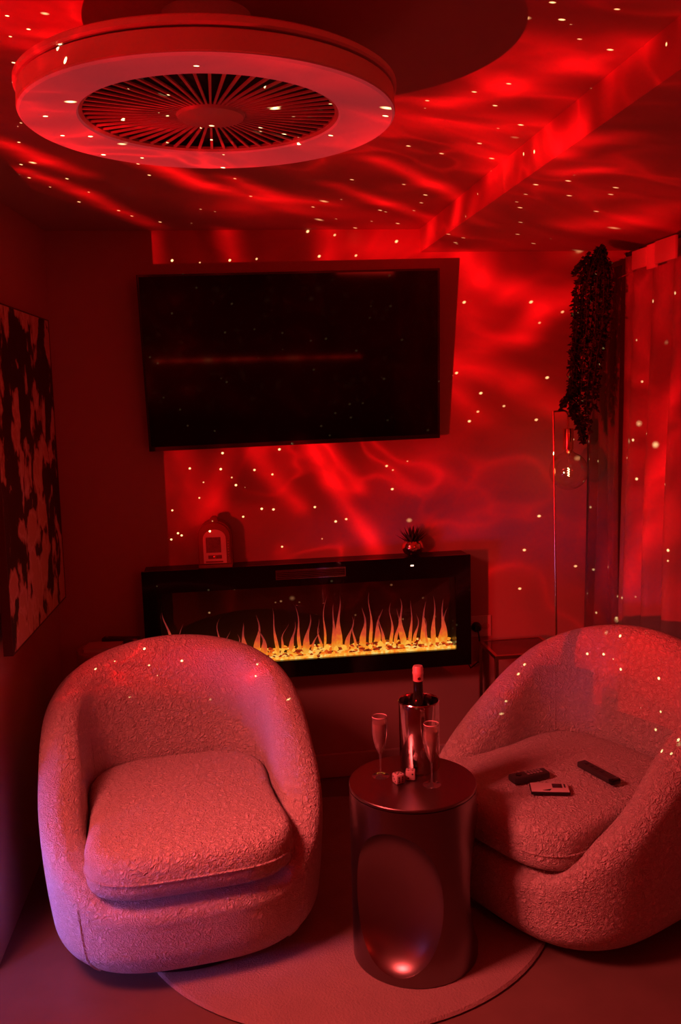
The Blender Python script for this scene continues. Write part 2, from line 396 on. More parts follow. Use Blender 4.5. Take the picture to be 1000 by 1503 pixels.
# ------------------------------------------------------------------ armchairs
def chair_R(th, a=0.412, b=0.405, n=2.95):
    """outline radius at angle th from the front (+x local)"""
    c, s = abs(math.cos(th)), abs(math.sin(th))
    return ((c/b)**n + (s/a)**n) ** (-1.0/n)
def rim_h(th, hf=0.264, hb=0.782):
    d = abs(math.degrees(math.atan2(math.sin(th), math.cos(th))))
    t = max(0.0, min(1.0, (d-34)/146.0))
    return hf + (hb-hf) * math.sin(PI/2*t) ** 1.02
def thick(th):
    d = abs(math.degrees(math.atan2(math.sin(th), math.cos(th))))
    return 0.125 - 0.025*max(0, (d-90)/90.0)
def outer_pt(th, k):
    """k in 0..1 up the outside of the shell"""
    R, h, t = chair_R(th), rim_h(th), thick(th)
    z0 = 0.036
    z = z0 + (h - t*0.5 - z0)*k
    f = 0.93 + 0.07*math.sin(PI/2*min(1.0, (z-z0)/0.36)) - 0.085*max(0.0, 1-(z-z0)/0.085)**2.2
    return R*f, z
def chair_shell():
    bm = NB(); NTH = 144; rings = []
    for i in range(NTH):
        th = 2*PI*i/NTH
        R, h, t = chair_R(th), rim_h(th), thick(th)
        pr = [(R*0.55, 0.032), (R*0.82, 0.032)]
        pr += [outer_pt(th, (k/16.0)**1.5) for k in range(0, 17)]
        for k in range(1, 9):
            a = PI*k/8.0
            pr.append((R - t/2 + t/2*math.cos(a), h - t/2 + t/2*math.sin(a)))
        zi = 0.25
        zr = h - t/2
        for k in range(1, 5):
            u = k/4.0
            pr.append((R - t - 0.018*u, zr + (min(zi, zr-0.004) - zr)*u))
        pr.append(((R - t)*0.6, min(zi, zr-0.006)))
        rings.append([bm.verts.new((r*math.cos(th), r*math.sin(th), z)) for r, z in pr])
    n = len(rings[0])
    for i in range(NTH):
        a, b = rings[i], rings[(i+1) % NTH]
        for k in range(n-1): bm.faces.new((a[k], b[k], b[k+1], a[k+1]))
    bm.faces.new([r[0] for r in rings][::-1]); bm.faces.new([r[-1] for r in rings])
    return bm
def cush_R(th):
    d = math.degrees(abs(math.atan2(math.sin(th), math.cos(th))))
    w = max(0.0, min(1.0, (d-38)/34.0)); w = w*w*(3-2*w)
    inner = chair_R(th) - thick(th) - 0.012
    c, s = abs(math.cos(th)), abs(math.sin(th))
    front = ((c/0.410)**4.2 + (s/0.312)**4.2) ** (-1/4.2)
    return min(front, front*(1-w) + inner*w) if d < 90 else inner
CZ0, CZ1 = 0.272, 0.405
def cushion():
    bm = NB(); NTH = 120; rings = []
    for i in range(NTH):
        th = 2*PI*i/NTH; R = cush_R(th); pr = [(0.5*R, CZ0)]
        zc = (CZ0+CZ1)/2; hh = (CZ1-CZ0)/2
        for k in range(0, 11):
            a = -PI/2 + PI*k/10
            pr.append((R - 0.058 + 0.058*max(0.0, math.cos(a))**0.65, zc + hh*math.copysign(abs(math.sin(a))**0.75, a)*(1.0 if a < 0 else 0.90)))
        for u in (0.8, 0.55, 0.25): pr.append((R*u*0.86, CZ1 - 0.010 + 0.012*(1-u*u)))
        rings.append([bm.verts.new((r*math.cos(th), r*math.sin(th), z)) for r, z in pr])
    n = len(rings[0])
    for i in range(NTH):
        a, b = rings[i], rings[(i+1) % NTH]
        for k in range(n-1): bm.faces.new((a[k], b[k], b[k+1], a[k+1]))
    bm.faces.new([r[0] for r in rings][::-1])
    ct = bm.verts.new((0, 0, CZ1+0.002))
    for i in range(NTH): bm.faces.new((rings[i][-1], rings[(i+1) % NTH][-1], ct))
    return bm
def make_chair(label, loc, rz, seams=True):
    t = thing('barrel_armchair', label, 'armchair', loc, rz, 'pair of barrel armchairs')
    sh = obj('shell', chair_shell(), M['boucle'], t, smooth=True, angle=60)
    for s in (-1, 1):     # upright seams where the front panel meets the arms
        pts = []
        for k in range(0, 13):
            r, z = outer_pt(s*math.radians(43), (k/12.0)**1.4); a = s*math.radians(43)
            pts.append(((r+0.0005)*math.cos(a), (r+0.0005)*math.sin(a), z))
        if seams: obj('seam', tube(NB(), pts, 0.0042, 6), M['boucle'], sh, smooth=True)
        pts = []
        for k in range(0, 9):  # seams of the inner back panel
            a = s*math.radians(128); R, h, tt = chair_R(a), rim_h(a), thick(a)
            u = k/8.0; z = (h - tt/2) + (0.39 - (h - tt/2))*u
            r = R - tt - 0.018*u*0.7 + 0.0005
            pts.append((r*math.cos(a), r*math.sin(a), z))
        obj('seam', tube(NB(), pts, 0.0022, 6), M['boucle'], sh, smooth=True)
    cu = obj('seat_cushion', cushion(), M['boucle'], t, smooth=True, angle=60)
    pts = [((cush_R(2*PI*i/90)+0.0004)*math.cos(2*PI*i/90), (cush_R(2*PI*i/90)+0.0004)*math.sin(2*PI*i/90), (CZ0+CZ1)/2-0.006) for i in range(-17, 18)]
    obj('piping', tube(NB(), pts, 0.003, 6), M['boucle'], cu, smooth=True)
    obj('swivel_base', lathe(NB(), [(0, 0), (0.30, 0), (0.315, 0.006), (0.315, 0.02), (0.28, 0.0315), (0, 0.0315)], 64), M['black'], t, smooth=True)
    return t
chairL = make_chair('cream boucle barrel armchair in front of the abstract canvas, its seat empty', (-0.170, -0.890, RUGZ), math.radians(-90+7))
chairR = make_chair('cream boucle barrel armchair beside the curtain, holding remote controls on its seat', (1.04, -0.985, RUGZ), math.radians(-180+26), False)

# ------------------------------------------------------------------ drum side table
TC = (0.482, -1.209, RUGZ); TZ = 0.52; TH_ = TZ - RUGZ
tb = thing('drum_side_table', 'brushed metal drum side table with round scooped sides between the armchairs', 'side table', TC)
def drum():
    cyl = NB(); lathe(cyl, [(0, 0), (0.175, 0), (0.177, 0.003), (0.177, TH_-0.0105), (0, TH_-0.0105)], 128)
    bmesh.ops.recalc_face_normals(cyl, faces=cyl.faces[:])
    me = bpy.data.meshes.new('drum_body'); cyl.to_mesh(me); cyl.free()
    oc = bpy.data.objects.new('body', me); COL.objects.link(oc)
    tmp = []
    for k in range(3):
        a = math.radians(-90 - 30 + 120*k)
        sb = NB(); bmesh.ops.create_uvsphere(sb, u_segments=64, v_segments=40, radius=1.0)
        mt = Matrix.Rotation(a, 4, 'Z') @ Matrix.Translation((0.192, 0, TH_*0.455)) @ Matrix.Diagonal((0.095, 0.166, 0.206, 1))
        bmesh.ops.transform(sb, matrix=mt, verts=sb.verts[:])
        for f in sb.faces: f.smooth = True
        ms = bpy.data.meshes.new('cutter'); sb.to_mesh(ms); sb.free()
        ob = bpy.data.objects.new('cutter', ms); COL.objects.link(ob); tmp.append(ob)
        md = oc.modifiers.new('b', 'BOOLEAN'); md.operation = 'DIFFERENCE'; md.object = ob; md.solver = 'EXACT'
    bpy.context.view_layer.update()
    dg = bpy.context.evaluated_depsgraph_get()
    res = bpy.data.meshes.new_from_object(oc.evaluated_get(dg))
    for ob in tmp: bpy.data.objects.remove(ob)
    bpy.data.objects.remove(oc)
    bm = NB(); bm.from_mesh(res)
    return bm
obj('body', drum(), M['steel'], tb, smooth=True, angle=28)
obj('top', lathe(NB(), [(0, TH_-0.01), (0.174, TH_-0.01), (0.177, TH_-0.008), (0.177, TH_-0.002), (0.175, TH_), (0, TH_)], 128), M['steel'], tb, smooth=True)

# ------------------------------------------------------------------ things on the drum table
M['rim_glint'] = mat('painted_rim_glint', (0.8, 0.72, 0.7), 0.15, spec=0.8)  # opaque pale colour paints the bright glint along the flute's lip
def flute(label, x, y):
    t = thing('champagne_flute', label, 'glass', (x, y, TZ), 0, 'champagne flutes on the drum table')
    # foot, stem, bowl
    obj('foot', lathe(NB(), [(0, 0.0), (0.0245, 0.0), (0.025, 0.0012), (0.012, 0.003), (0.0035, 0.007), (0, 0.007)], 40), M['glass'], t, smooth=True)
    obj('stem', lathe(NB(), [(0.0034, 0.007), (0.0026, 0.02), (0.0024, 0.045), (0.0036, 0.066)], 16), M['glass'], t, smooth=True)
    prof = [(0.0, 0.066), (0.006, 0.068), (0.0135, 0.085), (0.0195, 0.105), (0.0222, 0.130), (0.0222, 0.150), (0.0208, 0.176)]
    inn = [(max(r-0.0011, 0), z+(0.0015 if i == 0 else 0)) for i, (r, z) in enumerate(prof)]
    obj('bowl', lathe(NB(), prof + inn[::-1], 40), M['glass'], t, smooth=True)
    obj('rim', lathe(NB(), [(0.0212, 0.1755), (0.0206, 0.1772), (0.0198, 0.1755), (0.0206, 0.1745)], 40, closed=True), M['rim_glint'], t, smooth=True)
    lq = [(0.0, 0.071), (0.0046, 0.072), (0.0118, 0.086), (0.0178, 0.106), (0.0205, 0.130), (0.0206, 0.150), (0.0202, 0.157), (0, 0.157)]
    obj('champagne', lathe(NB(), lq, 40), M['wine'], t, smooth=True)
flute('champagne flute standing at the left edge of the metal table', 0.401, -1.162)
flute('champagne flute standing in front of the metal bottle cooler', 0.529, -1.245)
t = thing('bottle_cooler', 'tall cylindrical steel wine cooler holding a foil-topped bottle', 'wine cooler', (0.523, -1.122, TZ))
obj('body', lathe(NB(), [(0, 0.0), (0.055, 0.0), (0.057, 0.003), (0.058, 0.197), (0.0575, 0.2005), (0.056, 0.2005), (0.0552, 0.197), (0.054, 0.008), (0, 0.008)], 72), M['chrome'], t, smooth=True)
obj('rim', lathe(NB(), [(0.0578, 0.197), (0.0592, 0.1995), (0.0578, 0.202), (0.0560, 0.1995)], 72, closed=True), M['chrome'], t, smooth=True)
BT = Matrix.Translation((0, 0, 0.0085))
t = thing('champagne_bottle', 'dark champagne bottle with pinkish foil cap inside the steel cooler', 'bottle', (0.523, -1.118, TZ+0.0085))
t.scale = (0.93, 0.93, 0.925)
obj('body', lathe(NB(), [(0, 0), (0.040, 0), (0.042, 0.004), (0.042, 0.130), (0.036, 0.165), (0.022, 0.200), (0.0155, 0.225), (0.0145, 0.272), (0, 0.272)], 40), M['bottle'], t, smooth=True)
f_ = obj('foil_cap', lathe(NB(), [(0.0150, 0.268), (0.0158, 0.270), (0.0160, 0.288), (0.0172, 0.290), (0.0172, 0.296), (0.0160, 0.299), (0.0165, 0.309), (0.0140, 0.315), (0, 0.317)], 32), M['foil'], t, smooth=True)
obj('seal_medallion', lathe(NB(), [(0, 0.0), (0.005, 0.0), (0.005, 0.0012), (0, 0.0016)], 16), M['brass'], f_, smooth=True).matrix_local = Matrix.Translation((0, -0.0160, 0.279)) @ Matrix.Rotation(PI/2, 4, 'X')
M['die'] = mat('pearl_die', (0.62, 0.45, 0.42), 0.2)
M['pip'] = mat('die_pip', (0.03, 0.02, 0.02), 0.4)
def die(label, x, y, rz, faces):
    s = 0.0135
    t = thing('die', label, 'die', (x, y, TZ), rz, 'two dice on the drum table')
    obj('cube', box(NB(), -s, s, -s, s, 0, 2*s, 0.004), M['die'], t, smooth=True)
    L = {1: [(0, 0)], 2: [(-1, -1), (1, 1)], 3: [(-1, -1), (0, 0), (1, 1)], 4: [(-1, -1), (-1, 1), (1, -1), (1, 1)],
         5: [(-1, -1), (-1, 1), (1, -1), (1, 1), (0, 0)], 6: [(-1, -1), (-1, 0), (-1, 1), (1, -1), (1, 0), (1, 1)]}
    for (ax, sg), num in faces.items():
        for u, v in L[num]:
            p = [0, 0, 0]; o1, o2 = [k for k in range(3) if k != ax]
            p[ax] = sg*s; p[o1] = u*0.0058; p[o2] = v*0.0058; p[2] += s
            scl = [1, 1, 1]; scl[ax] = 0.25
            obj('pip', ico(NB(), p, 0.0029, 1, scl), M['pip'], t, smooth=True)
die('pale die standing nearer to the left champagne flute', 0.442, -1.212, 0.35, {(2, 1): 5, (1, -1): 6, (0, -1): 3})
die('pale die standing against the foot of the steel cooler', 0.480, -1.196, -0.25, {(2, 1): 4, (1, -1): 2, (0, -1): 6})

# ------------------------------------------------------------------ remotes on the right armchair
SEAT = RUGZ + CZ1 + 0.003
M['rubber'] = mat('remote_rubber', (0.05, 0.045, 0.045), 0.5)
M['button'] = mat('remote_button', (0.35, 0.30, 0.30), 0.5)
t = thing('remote_control', 'chunky black remote control with rows of small keys lying on the chair seat', 'remote control', (0.872, -1.062, SEAT), math.radians(12))
b_ = obj('body', box(NB(), -0.062, 0.062, -0.020, 0.020, 0, 0.021, 0.006), M['rubber'], t, smooth=True)
for i in range(5):
    for j in range(2):
        obj('button', box(NB(), -0.010+i*0.011, -0.003+i*0.011, -0.011+j*0.013, -0.002+j*0.013, 0.0205, 0.0225, 0.0008), M['button'], t)
obj('direction_pad', lathe(NB(), [(0, 0.0205), (0.010, 0.0205), (0.009, 0.023), (0, 0.023)], 20, (-0.036, 0, 0)), M['black_gloss'], t, smooth=True)
t = thing('info_card', 'small flat pale card with a dark window lying before the chunky remote', 'card', (0.905, -1.145, SEAT), math.radians(-14))
obj('body', box(NB(), -0.056, 0.056, -0.030, 0.030, 0, 0.008, 0.002), M['black'], t, smooth=True)
obj('face_plate', box(NB(), -0.054, 0.054, -0.028, 0.028, 0.0079, 0.0105, 0.001), M['white_plastic'], t, smooth=True)
obj('display', box(NB(), 0.008, 0.036, -0.004, 0.021, 0.0105, 0.0115), M['black_gloss'], t)
tri = NB(); prism(tri, [(-0.022, -0.022), (0.004, -0.012), (-0.002, -0.024)], 0.0105, 0.0113)
for v in tri.verts: v.co = Vector((v.co.x, v.co.z, v.co.y))
obj('printed_mark', tri, M['black'], t)
obj('stripe', box(NB(), 0.042, 0.046, -0.002, 0.022, 0.0105, 0.0111), M['black'], t)
t = thing('remote_control', 'slim long black remote control against the backrest of the right armchair', 'remote control', (1.085, -1.075, SEAT), math.radians(-72))
obj('body', box(NB(), -0.078, 0.078, -0.017, 0.017, 0, 0.018, 0.005), M['rubber'], t, smooth=True)
obj('end_cap', box(NB(), 0.060, 0.080, -0.0175, 0.0175, -0.0, 0.0185, 0.005), M['black_gloss'], t, smooth=True)
for i in range(4):
    obj('button', box(NB(), -0.055+i*0.022, -0.045+i*0.022, -0.006, 0.006, 0.0175, 0.0192, 0.001), M['black'], t)

# ------------------------------------------------------------------ ceiling fan
FC = (0.007, -1.940); FZ = 2.050; FS = 0.307/0.2925
M['fan'] = mat('fan_white', (0.66, 0.60, 0.60), 0.35)
M['fan_ring'] = mat('fan_ring_acrylic', (0.78, 0.70, 0.70), 0.3, emit=((1.0, 0.10, 0.13), 0.13))
t = thing('ceiling_fan', 'round enclosed ceiling fan with a wide ring and radial slat grille', 'ceiling fan', (FC[0], FC[1], FZ))
t.scale = (FS, FS, 1)
obj('ceiling_mount', lathe(NB(), [(0, 0.052), (0.075, 0.052), (0.070, CZ-FZ), (0, CZ-FZ)], 48), M['fan'], t, smooth=True)
obj('top_plate', lathe(NB(), [(0, 0.038), (0.292, 0.038), (0.295, 0.041), (0.295, 0.048), (0.288, 0.053), (0, 0.056)], 96), M['fan'], t, smooth=True)
obj('side_band', lathe(NB(), [(0.284, 0.0385), (0.291, 0.034), (0.2925, 0.006), (0.290, 0.002), (0.275, 0.004), (0.275, 0.0385)], 96, closed=True), M['fan'], t, smooth=True)
obj('light_ring', lathe(NB(), [(0.2915, 0.003), (0.288, 0.0), (0.206, 0.006), (0.203, 0.010), (0.203, 0.016), (0.28, 0.014)], 96, closed=True), M['fan_ring'], t, smooth=True)
obj('inner_housing', lathe(NB(), [(0.208, 0.014), (0.208, 0.036), (0, 0.036), (0, 0.034), (0.204, 0.034), (0.204, 0.014)], 72, closed=False), M['dark'], t, smooth=True)
obj('grille_rim', lathe(NB(), [(0.197, 0.012), (0.203, 0.009), (0.204, 0.014), (0.198, 0.017)], 96, closed=True), M['fan'], t, smooth=True)
for k in range(5):
    a0 = 2*PI*k/5
    bl = NB(); vs = []
    for r, w_ in ((0.04, 0.25), (0.10, 0.32), (0.19, 0.30)):
        vs.append([bl.verts.new((r*math.cos(a0+s*w_), r*math.sin(a0+s*w_), 0.026+s*0.004)) for s in (-1, 1)])
    for p, q in zip(vs, vs[1:]): bl.faces.new((p[0], p[1], q[1], q[0]))
    bmesh.ops.solidify(bl, geom=bl.faces[:], thickness=0.0015)
    obj('fan_blade', bl, M['dark'], t)
sl = NB(); box(sl, 0.05, 0.199, -0.0024, 0.0024, 0.0125, 0.0155)
for v in sl.verts:
    if v.co.x < 0.1: v.co.y *= 0.72
sme = bpy.data.meshes.new('grille_slat'); bmesh.ops.recalc_face_normals(sl, faces=sl.faces[:]); sl.to_mesh(sme); sl.free(); sme.materials.append(M['fan'])
for k in range(56):
    s = link('grille_slat', sme, None, t); s.rotation_euler = (0, 0, 2*PI*k/56)
obj('hub_cap', lathe(NB(), [(0, 0.004), (0.040, 0.0045), (0.052, 0.008), (0.055, 0.013), (0.052, 0.018), (0, 0.018)], 48), M['fan'], t, smooth=True)

# ------------------------------------------------------------------ television
TVW, TVH = 1.136, 0.652
tvm = empty('television', (0.289, -0.084, 1.722))
tag(tvm, 'large black flat television tilted forward on the back wall', 'television')
tvm.rotation_euler = (math.radians(5.4), math.radians(-0.6), 0)
def rectframe(bm, x0, x1, z0, z1, l, r, b, tp, y0, y1):
    box(bm, x0, x0+l, y0, y1, z0, z1); box(bm, x1-r, x1, y0, y1, z0, z1)
    box(bm, x0+l, x1-r, y0, y1, z0, z0+b); box(bm, x0+l, x1-r, y0, y1, z1-tp, z1); return bm
M['screen'] = mat('tv_screen', (0.003, 0.0025, 0.0025), 0.05, spec=0.4)
obj('housing', box(NB(), -TVW/2+.004, TVW/2-.004, 0.0, 0.035, -TVH/2+.004, TVH/2-.004, 0.004), M['black'], tvm)
obj('bezel', rectframe(NB(), -TVW/2, TVW/2, -TVH/2, TVH/2, .008, .008, .016, .008, -0.006, 0.012), M['black'], tvm)
obj('screen', box(NB(), -TVW/2+.008, TVW/2-.008, -0.004, 0.004, -TVH/2+.016, TVH/2-.008), M['screen'], tvm)
obj('logo', box(NB(), -0.022, 0.014, -0.0075, -0.0055, -TVH/2+.004, -TVH/2+.010), M['chrome'], tvm)
obj('wall_bracket', box(NB(), -0.22, 0.22, 0.03, 0.062, -0.15, 0.12), M['black'], tvm)

# ------------------------------------------------------------------ electric fireplace
FX0, FX1, FZ0, FZ1, FY = -0.329, 0.967, 0.479, 0.935, -0.110
OX0, OX1, OZ0, OZ1 = -0.266, 0.905, 0.547, 0.847
fp = thing('electric_fireplace', 'wide black wall-mounted electric fireplace with burning flames and glowing embers', 'fireplace', ((FX0+FX1)/2, 0, FZ0))
ox, oz = -(FX0+FX1)/2, -FZ0
def W(bm, dx=None):   # world -> fireplace local
    for v in bm.verts: v.co += Vector((ox, 0, oz))
    return bm
bm = NB()
box(bm, FX0+.01, FX1-.01, FY+.012, -0.002, OZ1, FZ1-.001); box(bm, FX0+.01, FX1-.01, FY+.012, -0.002, FZ0+.01, OZ0)
box(bm, FX0+.01, OX0, FY+.012, -0.002, OZ0, OZ1); box(bm, OX1, FX1-.01, FY+.012, -0.002, OZ0, OZ1)
obj('housing', W(bm), M['black'], fp)
fr = obj('front_frame', W(rectframe(NB(), FX0, FX1, FZ0, FZ1, OX0-FX0, FX1-OX1, OZ0-FZ0, FZ1-OZ1, FY, FY+.0118)), M['black_gloss'], fp)
M['firebox'] = mat('firebox_back', (0.035, 0.010, 0.008), 0.5)  # dark red puts the flame glow into the panel colour
obj('firebox_back', W(box(NB(), OX0, OX1, -0.012, -0.004, OZ0, OZ1)), M['firebox'], fp)
obj('glass_pane', W(box(NB(), OX0-.01, OX1+.01, FY+.013, FY+.0155, OZ0-.005, OZ1+.005)), M['pane'], fp)
vg = obj('vent_frame', W(rectframe(NB(), 0.184, 0.460, 0.876, 0.914, .004, .004, .004, .004, FY-.004, FY+.001)), M['chrome'], fp)
for k in range(4):
    obj('vent_slat', W(box(NB(), 0.189, 0.455, FY-.0025, FY+.001, 0.8825+k*0.0072, 0.8865+k*0.0072)), M['steel'], vg)
M['led'] = mat('indicator', (0.9, 0.8, 0.7), 0.4, emit=((1.0, 0.75, 0.55), 1.6))
obj('indicator_light', W(box(NB(), 0.721, 0.734, FY-.001, FY+.001, 0.900, 0.906)), M['led'], fp)
# glowing bed
def emission_ramp(name, stops, strength, source):
    m = bpy.data.materials.new(name); m.use_nodes = True
    t = NT(m.node_tree); nodes = m.node_tree.nodes
    b = nodes['Principled BSDF']; b.inputs['Base Color'].default_value = (0.05, 0.01, 0.005, 1); b.inputs['Roughness'].default_value = .4
    fac = source(t)
    cr = t.n('ShaderNodeValToRGB'); els = cr.color_ramp.elements
    while len(els) < len(stops): els.new(0.5)
    for e, (p, c) in zip(els, stops): e.position = p; e.color = (*c, 1)
    t.put(cr.inputs[0], fac)
    t.put(b.inputs['Emission Color'], cr.outputs[0]); b.inputs['Emission Strength'].default_value = strength
    return m
M['ember'] = emission_ramp('ember_glow', [(0.0, (0.06, 0.002, 0.001)), (0.34, (0.45, 0.02, 0.004)), (0.56, (1.0, 0.17, 0.01)), (0.80, (1.0, 0.42, 0.03)), (1.0, (1.0, 0.75, 0.2))], 1.1,
                           lambda t: t.n('ShaderNodeNewGeometry').outputs['Random Per Island'])
M['bright_ember'] = mat('bright_ember', (0.2, 0.05, 0.01), 0.4, emit=((1.0, 0.48, 0.05), 1.15))
def zfac(t):
    tcn = t.n('ShaderNodeTexCoord'); sp = t.n('ShaderNodeSeparateXYZ', ins={0: tcn.outputs['Generated']})
    nn = t.noise(tcn.outputs['Object'], 60, 2).outputs['Fac']
    return t.m('ADD', sp.outputs[2], t.m('MULTIPLY', t.m('SUBTRACT', nn, .5), .35))
M['flame'] = emission_ramp('flame_glow', [(0.0, (1.0, 0.50, 0.05)), (0.15, (1.0, 0.24, 0.015)), (0.34, (0.80, 0.085, 0.025)), (0.65, (0.36, 0.030, 0.025)), (1.0, (0.06, 0.004, 0.004))], 1.0, zfac)
rnd = random.Random(7)
bm = NB()
box(bm, OX0, OX1, -0.094, -0.014, OZ0-.004, OZ0+.004)
for i in range(620):
    x = rnd.uniform(OX0+.008, OX1-.008); y = rnd.uniform(-0.090, -0.02)
    r = rnd.uniform(0.004, 0.010)
    ico(bm, (x, y, OZ0+.004+(y+.090)*0.34+rnd.uniform(0, .004)), r, 1, (1.3, 1, 0.75), 0.5, rnd)
eb = obj('ember_bed', W(bm), M['ember'], fp); eb['kind'] = 'stuff'
bm = NB(); box(bm, OX0, OX1, -0.0945, -0.0905, OZ0-.004, OZ0+.011)
M['strip'] = emission_ramp('ember_strip', [(0.25, (0.9, 0.16, 0.01)), (0.5, (1.0, 0.42, 0.04)), (0.75, (1.0, 0.75, 0.2))], 1.2,
                           lambda t: t.noise(t.n('ShaderNodeTexCoord').outputs['Object'], 70, 2).outputs['Fac'])
obj('glow_strip', W(bm), M['strip'], fp)
for i in range(26):
    x = OX0 + .05 + (OX1-OX0-.1)*(i+rnd.uniform(.1, .9))/26
    obj('ember', W(ico(NB(), (x, rnd.uniform(-.075, -.03), OZ0+.020+rnd.uniform(0, .012)), rnd.uniform(.007, .013), 1, (1.1, .9, 1.0), .7, rnd)), M['bright_ember'], fp)
def flame(x, y, h, w_, lean, seed):
    r_ = random.Random(seed); bm = NB(); N = 11; L = []; ph = r_.uniform(0, 6); am = r_.uniform(.004, .013)
    for k in range(N+1):
        u = k/N
        cx = x + lean*u + am*math.sin(ph + u*6.5)*u
        hw = w_*(0.55 + 0.75*math.sin(PI*min(u*1.5+.12, 1.0)))*(1-u)**0.75 + 0.0006
        L.append((cx, OZ0+.012 + h*u, hw))
    secs = []
    for cx, z, hw in L:
        d = min(0.004, hw*.6)
        secs.append([bm.verts.new((cx+a*hw, y+b*d, z)) for a, b in ((-1, 0), (-.4, -1), (.4, -1), (1, 0), (.4, 1), (-.4, 1))])
    for p, q in zip(secs, secs[1:]):
        for i in range(6): bm.faces.new((p[i], p[(i+1) % 6], q[(i+1) % 6], q[i]))
    bm.faces.new(secs[0][::-1]); bm.faces.new(secs[-1])
    return bm
flames = [(-.225, .20, -.03), (-.195, .15, .0), (-.06, .15, .02), (-.03, .11, .02), (.055, .14, -.008), (.10, .18, .01), (.13, .12, -.01),
          (.185, .19, -.02), (.20, .12, .02), (.235, .14, .02), (.275, .21, -.012), (.295, .17, .02), (.32, .11, .03), (.365, .13, -.02), (.375, .225, .008),
          (.41, .215, .004), (.435, .22, .002), (.46, .15, .03), (.50, .13, -.01), (.53, .17, .01), (.565, .22, .005), (.59, .16, .02), (.62, .13, -.02),
          (.645, .19, .01), (.665, .15, .02), (.70, .21, -.02), (.725, .20, .012), (.745, .14, .02), (.78, .18, .01), (.795, .14, -.015), (.82, .20, .004), (.85, .15, .035), (.868, .19, -.006), (.02, .10, .01), (-.14, .10, .01)]
for i, (x, h, ln) in enumerate(flames):
    obj('flame', W(flame(x, rnd.uniform(-.075, -.03), h*rnd.uniform(.92, 1.05), rnd.choice((.004, .006, .009, .012)), ln, i)), M['flame'], fp, smooth=True)

# ------------------------------------------------------------------ things on the fireplace
jb = thing('tabletop_jukebox', 'small arched jukebox-shaped ornament standing on the fireplace ledge', 'ornament', (-0.043, -0.056, FZ1), math.radians(-4))
def arch(w_, z0, zs, zt, n=14):
    pts = [(-w_, z0), (w_, z0)]
    for k in range(n+1):
        a = PI*k/n; pts.append((w_*math.cos(a), zs + (zt-zs)*math.sin(a)**0.9))
    return pts
obj('plinth', box(NB(), -0.066, 0.066, -0.050, 0.045, 0, 0.014, 0.003), M['wood'], jb)
bd = obj('body', prism(NB(), arch(0.065, 0.014, 0.118, 0.183), -0.036, 0.040), M['wood'], jb, smooth=True)
obj('arch_molding', prism(NB(), arch(0.060, 0.016, 0.116, 0.176), -0.042, -0.0361), mat('molding', (0.30, 0.12, 0.08), .3), jb, smooth=True)
obj('face_panel', prism(NB(), arch(0.044, 0.018, 0.112, 0.150), -0.0455, -0.0421), mat('panel', (0.88, 0.76, 0.72), .5), jb, smooth=True)
obj('card', box(NB(), -0.033, 0.024, -0.047, -0.0456, 0.060, 0.120), mat('card_print', (0.22, 0.13, 0.12), .6, var=(160, .5)), jb)
obj('coin_slot', box(NB(), -0.026, 0.026, -0.0475, -0.0456, 0.036, 0.050, .001), mat('slot', (0.20, 0.10, 0.09), .4), jb)
obj('dial', lathe(NB(), [(0, 0), (0.006, 0), (0.006, 0.004), (0, 0.005)], 16), M['brass'], jb, smooth=True).matrix_local = Matrix.Translation((0.0, -0.0476, 0.043)) @ Matrix.Rotation(PI/2, 4, 'X')
obj('shelf_lip', box(NB(), -0.036, 0.030, -0.050, -0.0456, 0.022, 0.027), M['wood'], jb)
for k in range(7):
    obj('bead', ico(NB(), (0.0525, -0.044, 0.046+k*0.0105), 0.0034, 2), M['brass'], jb, smooth=True)
obj('crest', prism(NB(), [(-.018, .176), (.018, .176), (.014, .192), (.006, .1985), (-.006, .1985), (-.014, .192)], -0.040, 0.0), M['wood'], jb)

sp_ = thing('potted_succulent', 'small spiky succulent in a shiny copper ball pot on the fireplace ledge', 'plant', (0.742, -0.056, FZ1))
pot = obj('pot', lathe(NB(), [(0, 0.0), (0.020, 0.0), (0.034, 0.010), (0.043, 0.026), (0.0445, 0.036), (0.041, 0.050), (0.032, 0.060), (0.030, 0.060), (0.028, 0.054), (0, 0.052)], 48), M['copper'], sp_, smooth=True)
rs = random.Random(3)
for k in range(34):
    a = k*2.399963; u = (k+.5)/34; el = math.radians(86 - 66*u**0.8) ; ln = 0.055 + 0.014*rs.random()
    d = Vector((math.cos(a)*math.cos(el), math.sin(a)*math.cos(el), math.sin(el)))
    base = Vector((0.011*math.cos(a)*u, 0.011*math.sin(a)*u, 0.052))
    side = d.cross(Vector((0, 0, 1))).normalized() if abs(d.z) < .99 else Vector((1, 0, 0))
    nrm = side.cross(d); bm = NB(); rows = []
    for q, hw in ((0, .0032), (.35, .0052), (.7, .0036), (1.0, .0004)):
        p = base + d*ln*q + Vector((0, 0, 1))*0.008*q*q*(1 if el > .6 else .6)
        rows.append([bm.verts.new(p+side*hw), bm.verts.new(p-nrm*hw*.5), bm.verts.new(p-side*hw), bm.verts.new(p+nrm*hw*.25)])
    for p, q in zip(rows, rows[1:]):
        for i in range(4): bm.faces.new((p[i], p[(i+1) % 4], q[(i+1) % 4], q[i]))
    bm.faces.new(rows[0][::-1]); bm.faces.new(rows[-1])
    obj('leaf', bm, M['leaf'], sp_)

